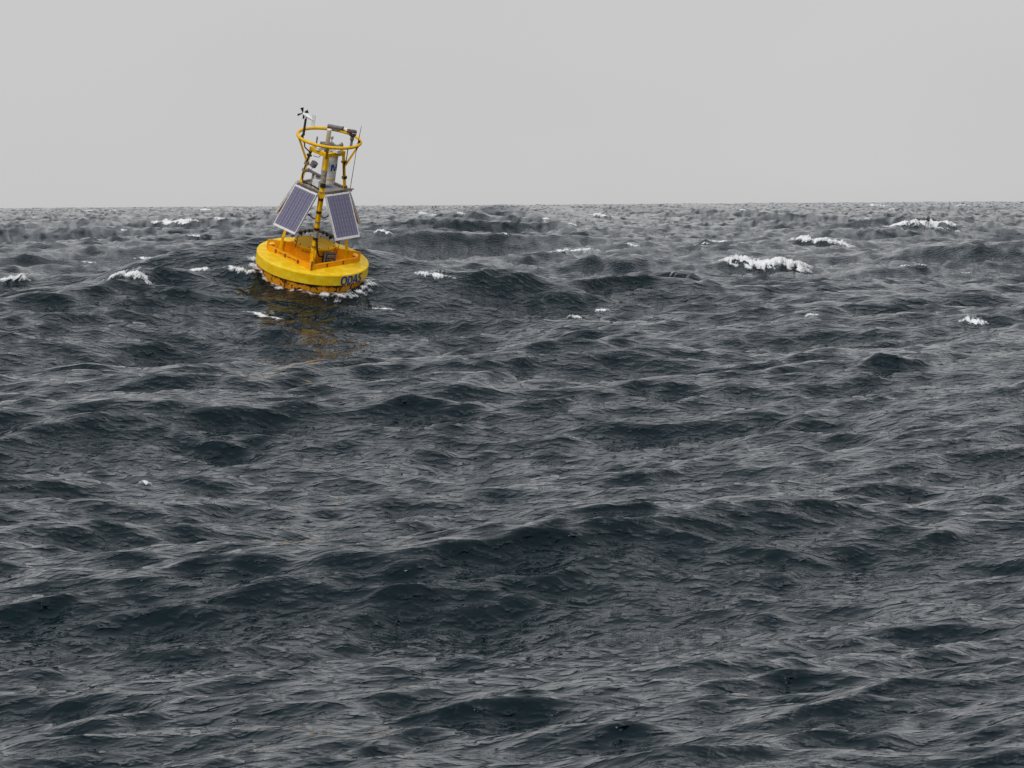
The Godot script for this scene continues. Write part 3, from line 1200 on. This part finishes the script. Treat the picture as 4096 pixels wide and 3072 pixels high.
func mast_head(root: Node3D) -> void:
	# white lettered canister between the legs
	var st := tool()
	var at := Vector3(0.085, 0, -0.06)
	lathe(st, [Vector2(0, 2.40), Vector2(0.15, 2.40), Vector2(0.16, 2.385), Vector2(0.16, 1.66), Vector2(0.15, 1.625), Vector2(0.11, 1.60), Vector2(0, 1.60)], 40)
	var can := part(root, "canister", st, mats.white, "white cylinder with a yellow band and blue lettering")
	can.position += at
	st = tool()
	lathe(st, [Vector2(0.160, 1.765), Vector2(0.1625, 1.764), Vector2(0.1625, 1.736), Vector2(0.160, 1.735)], 40)
	part(can, "band", st, mats.steel_yellow)
	part(can, "letter", bent_letter("M", 0.145, 1.25, 0.160, deg_to_rad(47), 2.02, 0.003), mats.sky_blue)
	st = tool()
	box(st, Basis(Vector3.BACK, 0.05), Vector3(-0.125, 1.99, 0.10), Vector3(0.02, 0.26, 0.03))
	part(can, "rod", st, mats.black)
	# grey housing on the top frame, its lid curved up at the right
	st = tool()
	box(st, Basis(Vector3.UP, 0.3), Vector3(-0.04, 2.475, 0.02), Vector3(0.22, 0.085, 0.20))
	for i in 7:
		var f := i / 6.0
		box(st, Basis(Vector3.BACK, (f - 0.45) * 0.9), Vector3(0.085 + 0.2 * f, 2.470 + 0.10 * (f - 0.45) * (f - 0.45) * 2.2, 0.05), Vector3(0.040, 0.06, 0.16))
	var house := part(root, "antenna_housing", st, mats.grey, "grey housing with a saddle shaped end")
	st = tool()
	tube(st, Vector3(-0.02, 2.51, 0.02), Vector3(-0.02, 2.80, 0.02), 0.046, 0.046, 20)
	part(house, "antenna_tube", st, mats.cream)
	st = tool()
	tube(st, Vector3(-0.02, 2.80, 0.02), Vector3(-0.02, 2.828, 0.02), 0.051, 0.047, 20)
	part(house, "antenna_cap", st, mats.white)
	st = tool()
	ball(st, Vector3(0.06, 2.62, -0.12), Vector3(0.07, 0.10, 0.07))
	tube(st, Vector3(0.06, 2.40, -0.12), Vector3(0.06, 2.60, -0.12), 0.012)
	part(house, "dome_antenna", st, mats.white)
	st = tool()
	tube(st, Vector3(-0.25, 2.385, 0.0), Vector3(-0.25, 2.58, 0.0), 0.016)
	tube(st, Vector3(-0.25, 2.58, 0.0), Vector3(-0.25, 2.625, 0.0), 0.017, 0.015)
	part(root, "thin_post", st, mats.grey)
	st = tool()
	box(st, Basis(Vector3.UP, PI / 4), Vector3(-0.13, 2.425, 0.13), Vector3(0.26, 0.06, 0.09))
	ball(st, Vector3(-0.17, 2.46, 0.13), Vector3(0.10, 0.06, 0.09))
	part(root, "junction_box", st, mats.white)
	st = tool()
	box(st, Basis(Vector3.UP, -PI / 4), Vector3(0.14, 2.425, 0.12), Vector3(0.30, 0.065, 0.10))
	part(root, "junction_box", st, mats.white)

func wind_monitor(root: Node3D) -> void:
	# propeller wind monitor on the ring, nose away from the camera and to the left
	var foot := Vector3(-0.545, 2.64, 0.20)
	var head := foot + Vector3(0.005, 0.47, 0.0)
	var st := tool()
	tube(st, foot + Vector3(0, 0.03, 0), head - Vector3(0, 0.05, 0), 0.027, 0.024, 12)
	box(st, Basis(Vector3.BACK, -0.5), foot + Vector3(-0.02, 0.02, 0.02), Vector3(0.05, 0.13, 0.04))
	var mast := part(root, "wind_monitor", st, mats.dark, "propeller wind monitor with a white body on a dark post")
	var nose := Vector3(-0.50, 0, -0.87).normalized()
	st = tool()
	tube(st, head - Vector3(0, 0.06, 0), head, 0.032, 0.035, 12)
	tube(st, head - nose * 0.02, head + nose * 0.12, 0.042, 0.030, 14)
	tube(st, head - nose * 0.02, head - nose * 0.22, 0.042, 0.030, 14)
	tube(st, head - nose * 0.22, head - nose * 0.33, 0.026, 0.010, 12)
	part(mast, "body", st, mats.white)
	st = tool()
	var side := nose.cross(Vector3.UP).normalized()
	box(st, Basis(nose, Vector3.UP, side), head - nose * 0.33 + Vector3(0, 0.0, 0), Vector3(0.13, 0.25, 0.010))
	part(mast, "tail_fin", st, mats.white)
	# four broad blades, each a twisted fan
	st = tool()
	var hub := head + nose * 0.15
	for i in 4:
		var a := i * PI / 2 + 0.22
		var d := side * cos(a) + Vector3.UP * sin(a)
		var c := side * -sin(a) + Vector3.UP * cos(a)
		var tw := (c * 0.9 + nose * 0.43).normalized()
		var nn := d.cross(tw)
		var p := [hub + d * 0.01 - tw * 0.008, hub + d * 0.01 + tw * 0.008, hub + d * 0.120 + tw * 0.050, hub + d * 0.132 - tw * 0.024]
		for s in [-1.0, 1.0]:
			var off: Vector3 = nn * s * 0.002
			tri(st, p[0] + off, p[1] + off, p[2] + off, nn * s)
			tri(st, p[0] + off, p[2] + off, p[3] + off, nn * s)
	var whole := tool()
	tube(whole, hub - nose * 0.03, hub + nose * 0.03, 0.022, 0.012, 10)
	st.index()
	whole.append_from(st.commit(), 0, Transform3D.IDENTITY)
	part(mast, "propeller", whole, mats.black)

func right_sensors(root: Node3D) -> void:
	# weather sensor with stacked plates
	var p := Vector3(0.475, 2.60, 0.30)
	var st := tool()
	tube(st, p, p + Vector3(0, 0.20, 0), 0.028, 0.026)
	tube(st, p + Vector3(0, 0.16, 0), p + Vector3(0, 0.235, 0), 0.040, 0.040)
	var s := part(root, "weather_sensor", st, mats.grey, "dark sensor head with thin upright bars")
	st = tool()
	tube(st, p + Vector3(0, 0.145, 0), p + Vector3(0, 0.165, 0), 0.043, 0.043)
	tube(st, p + Vector3(0, 0.235, 0), p + Vector3(0, 0.265, 0), 0.062, 0.075, 16)
	tube(st, p + Vector3(0, 0.325, 0), p + Vector3(0, 0.355, 0), 0.085, 0.075, 16)
	for i in 6:
		var a := i * TAU / 6 + 0.3
		tube(st, p + around(a, 0.065, 0.25), p + around(a, 0.075, 0.335), 0.009, 0.009, 6)
	part(s, "sensor_head", st, mats.dark)
	# whip aerials
	st = tool()
	tube(st, Vector3(0.585, 1.58, 0.0), Vector3(0.598, 2.2, 0.0), 0.008, 0.007, 6)
	tube(st, Vector3(0.598, 2.2, 0.0), Vector3(0.604, 2.60, 0.03), 0.007, 0.006, 6)
	part(root, "whip_aerial", st, mats.dark)
	st = tool()
	tube(st, Vector3(0.600, 2.50, 0.18), Vector3(0.612, 2.66, 0.17), 0.014, 0.012, 8)
	tube(st, Vector3(0.612, 2.66, 0.17), Vector3(0.635, 3.04, 0.15), 0.009, 0.005, 6)
	box(st, Basis.IDENTITY, Vector3(0.640, 2.67, 0.10), Vector3(0.04, 0.06, 0.05))
	part(root, "whip_aerial", st, mats.dark)
	# grey horn and a brown box on the back of the ring
	st = tool()
	var a0 := around(PI + 0.10, 0.66, 2.70)
	var a1 := around(PI - 0.42, 0.66, 2.70)
	tube(st, a0, a0.lerp(a1, 0.92), 0.040, 0.040, 16)
	box(st, upright(a1 - a0), a0.lerp(a1, 0.45) - Vector3(0, 0.045, 0), Vector3(0.05, 0.20, 0.03))
	var horn := part(root, "fog_horn", st, mats.grey)
	st = tool()
	tube(st, a0.lerp(a1, 0.96), a0.lerp(a1, 1.03), 0.047, 0.047, 16)
	part(horn, "collar", st, mats.black)
	st = tool()
	tube(st, a0.lerp(a1, 1.03), around(PI - 0.60, 0.66, 2.69), 0.034, 0.034, 12)
	part(horn, "mouth", st, mats.white)
	st = tool()
	box(st, Basis(Vector3.UP, -0.7), around(PI - 0.68, 0.66, 2.685), Vector3(0.12, 0.075, 0.07))
	part(root, "ring_box", st, mats.rust)

func platform_gear(root: Node3D) -> void:
	# shallow round sensor on an arm from the left leg
	var st := tool()
	var c := Vector3(-0.245, 2.035, 0.08)
	var tilt := Vector3(0.35, 0.90, 0.2).normalized()
	tube(st, c - tilt * 0.05, c + tilt * 0.05, 0.070, 0.076, 20)
	var puck := part(root, "radiation_sensor", st, mats.grey)
	st = tool()
	tube(st, Vector3(-0.425, 2.0, 0.0), c - Vector3(0.06, 0.02, 0.0), 0.011)
	rope(st, [c - tilt * 0.05, c + Vector3(-0.03, -0.10, 0.02), c + Vector3(-0.10, -0.15, 0.02)], 0.006)
	part(puck, "arm", st, mats.grey)
	# post with a tilted instrument
	st = tool()
	tube(st, Vector3(-0.235, 1.55, 0.12), Vector3(-0.225, 1.85, 0.12), 0.030, 0.028, 12)
	var post := part(root, "instrument_post", st, mats.stainless)
	st = tool()
	var b := Basis(Vector3.BACK, -0.36)
	box(st, b, Vector3(-0.20, 1.855, 0.12), Vector3(0.31, 0.035, 0.11))
	box(st, b, Vector3(-0.345, 1.905, 0.12), Vector3(0.05, 0.07, 0.08))
	box(st, b, Vector3(-0.12, 1.80, 0.13), Vector3(0.11, 0.06, 0.09))
	part(post, "instrument", st, mats.grey)
	st = tool()
	box(st, Basis(Vector3.UP, -PI / 4), Vector3(-0.115, 1.650, 0.16), Vector3(0.20, 0.19, 0.14))
	part(root, "instrument_case", st, mats.white)

func equipment_box(root: Node3D) -> void:
	var at := Vector3(0.345, 0.135, 0.445)
	var b := Basis(Vector3.UP, 0.35)
	var st := tool()
	box(st, b, at, Vector3(0.27, 0.24, 0.12))
	var e := part(root, "equipment_box", st, mats.dark, "dark equipment box with fittings beside the hatch")
	st = tool()
	box(st, b, at + b * Vector3(0.03, 0.085, 0.064), Vector3(0.19, 0.022, 0.012))
	box(st, b, at + b * Vector3(-0.123, 0, 0.064), Vector3(0.024, 0.24, 0.010))
	box(st, b, at + b * Vector3(0.125, 0, 0.064), Vector3(0.020, 0.24, 0.010))
	part(e, "rim", st, mats.grey)
	var rng := RandomNumberGenerator.new()
	rng.seed = 6
	for i in 9:
		st = tool()
		var p := b * Vector3(-0.07 + (i % 5) * 0.038, 0.03 - (i / 5) * 0.055 + rng.randf_range(-0.01, 0.01), 0.066)
		tube(st, at + p, at + p + b * Vector3(0.01, 0.03, 0.012), 0.008, 0.008, 8)
		part(e, "fitting", st, mats.stainless)

func cables(root: Node3D) -> void:
	var sets := [
		[[Vector3(-0.50, 2.60, 0.28), Vector3(-0.48, 2.40, 0.12), Vector3(-0.36, 2.26, 0.03), Vector3(-0.395, 2.10, 0.03), Vector3(-0.43, 1.90, 0.03), Vector3(-0.455, 1.74, 0.05), Vector3(-0.40, 1.62, 0.10), Vector3(-0.24, 1.60, 0.14), Vector3(-0.05, 1.60, 0.40)], 0.014, "black"],
		[[Vector3(-0.30, 2.36, 0.05), Vector3(-0.37, 2.20, 0.04), Vector3(-0.41, 2.02, 0.04)], 0.017, "black"],
		[[Vector3(-0.12, 2.34, 0.16), Vector3(-0.16, 2.24, 0.18), Vector3(-0.28, 2.23, 0.10)], 0.007, "black"],
		[[Vector3(-0.545, 2.66, 0.22), Vector3(-0.525, 2.58, 0.26), Vector3(-0.53, 2.56, 0.36)], 0.009, "black"],
		[[Vector3(0.42, 2.52, 0.06), Vector3(0.42, 2.2, 0.05), Vector3(0.385, 2.12, 0.05), Vector3(0.40, 1.95, 0.05), Vector3(0.43, 1.80, 0.05)], 0.010, "black"],
		[[Vector3(0.03, 0.62, 0.63), Vector3(0.06, 0.42, 0.66), Vector3(0.12, 0.22, 0.60), Vector3(0.24, 0.17, 0.50)], 0.018, "black"],
		[[Vector3(0.52, 0.70, 0.78), Vector3(0.50, 0.45, 0.66), Vector3(0.44, 0.10, 0.50)], 0.007, "red"],
		[[Vector3(-0.34, 0.72, 0.66), Vector3(-0.37, 0.50, 0.46), Vector3(-0.40, 0.20, 0.20)], 0.009, "black"],
		[[Vector3(-0.30, 1.06, 0.30), Vector3(-0.08, 0.98, 0.50), Vector3(0.02, 1.10, 0.52), Vector3(0.12, 1.02, 0.48), Vector3(0.30, 1.10, 0.30)], 0.012, "black"]]
	for e in sets:
		var st := tool()
		rope(st, e[0], e[1])
		part(root, "cable", st, mats[e[2]])
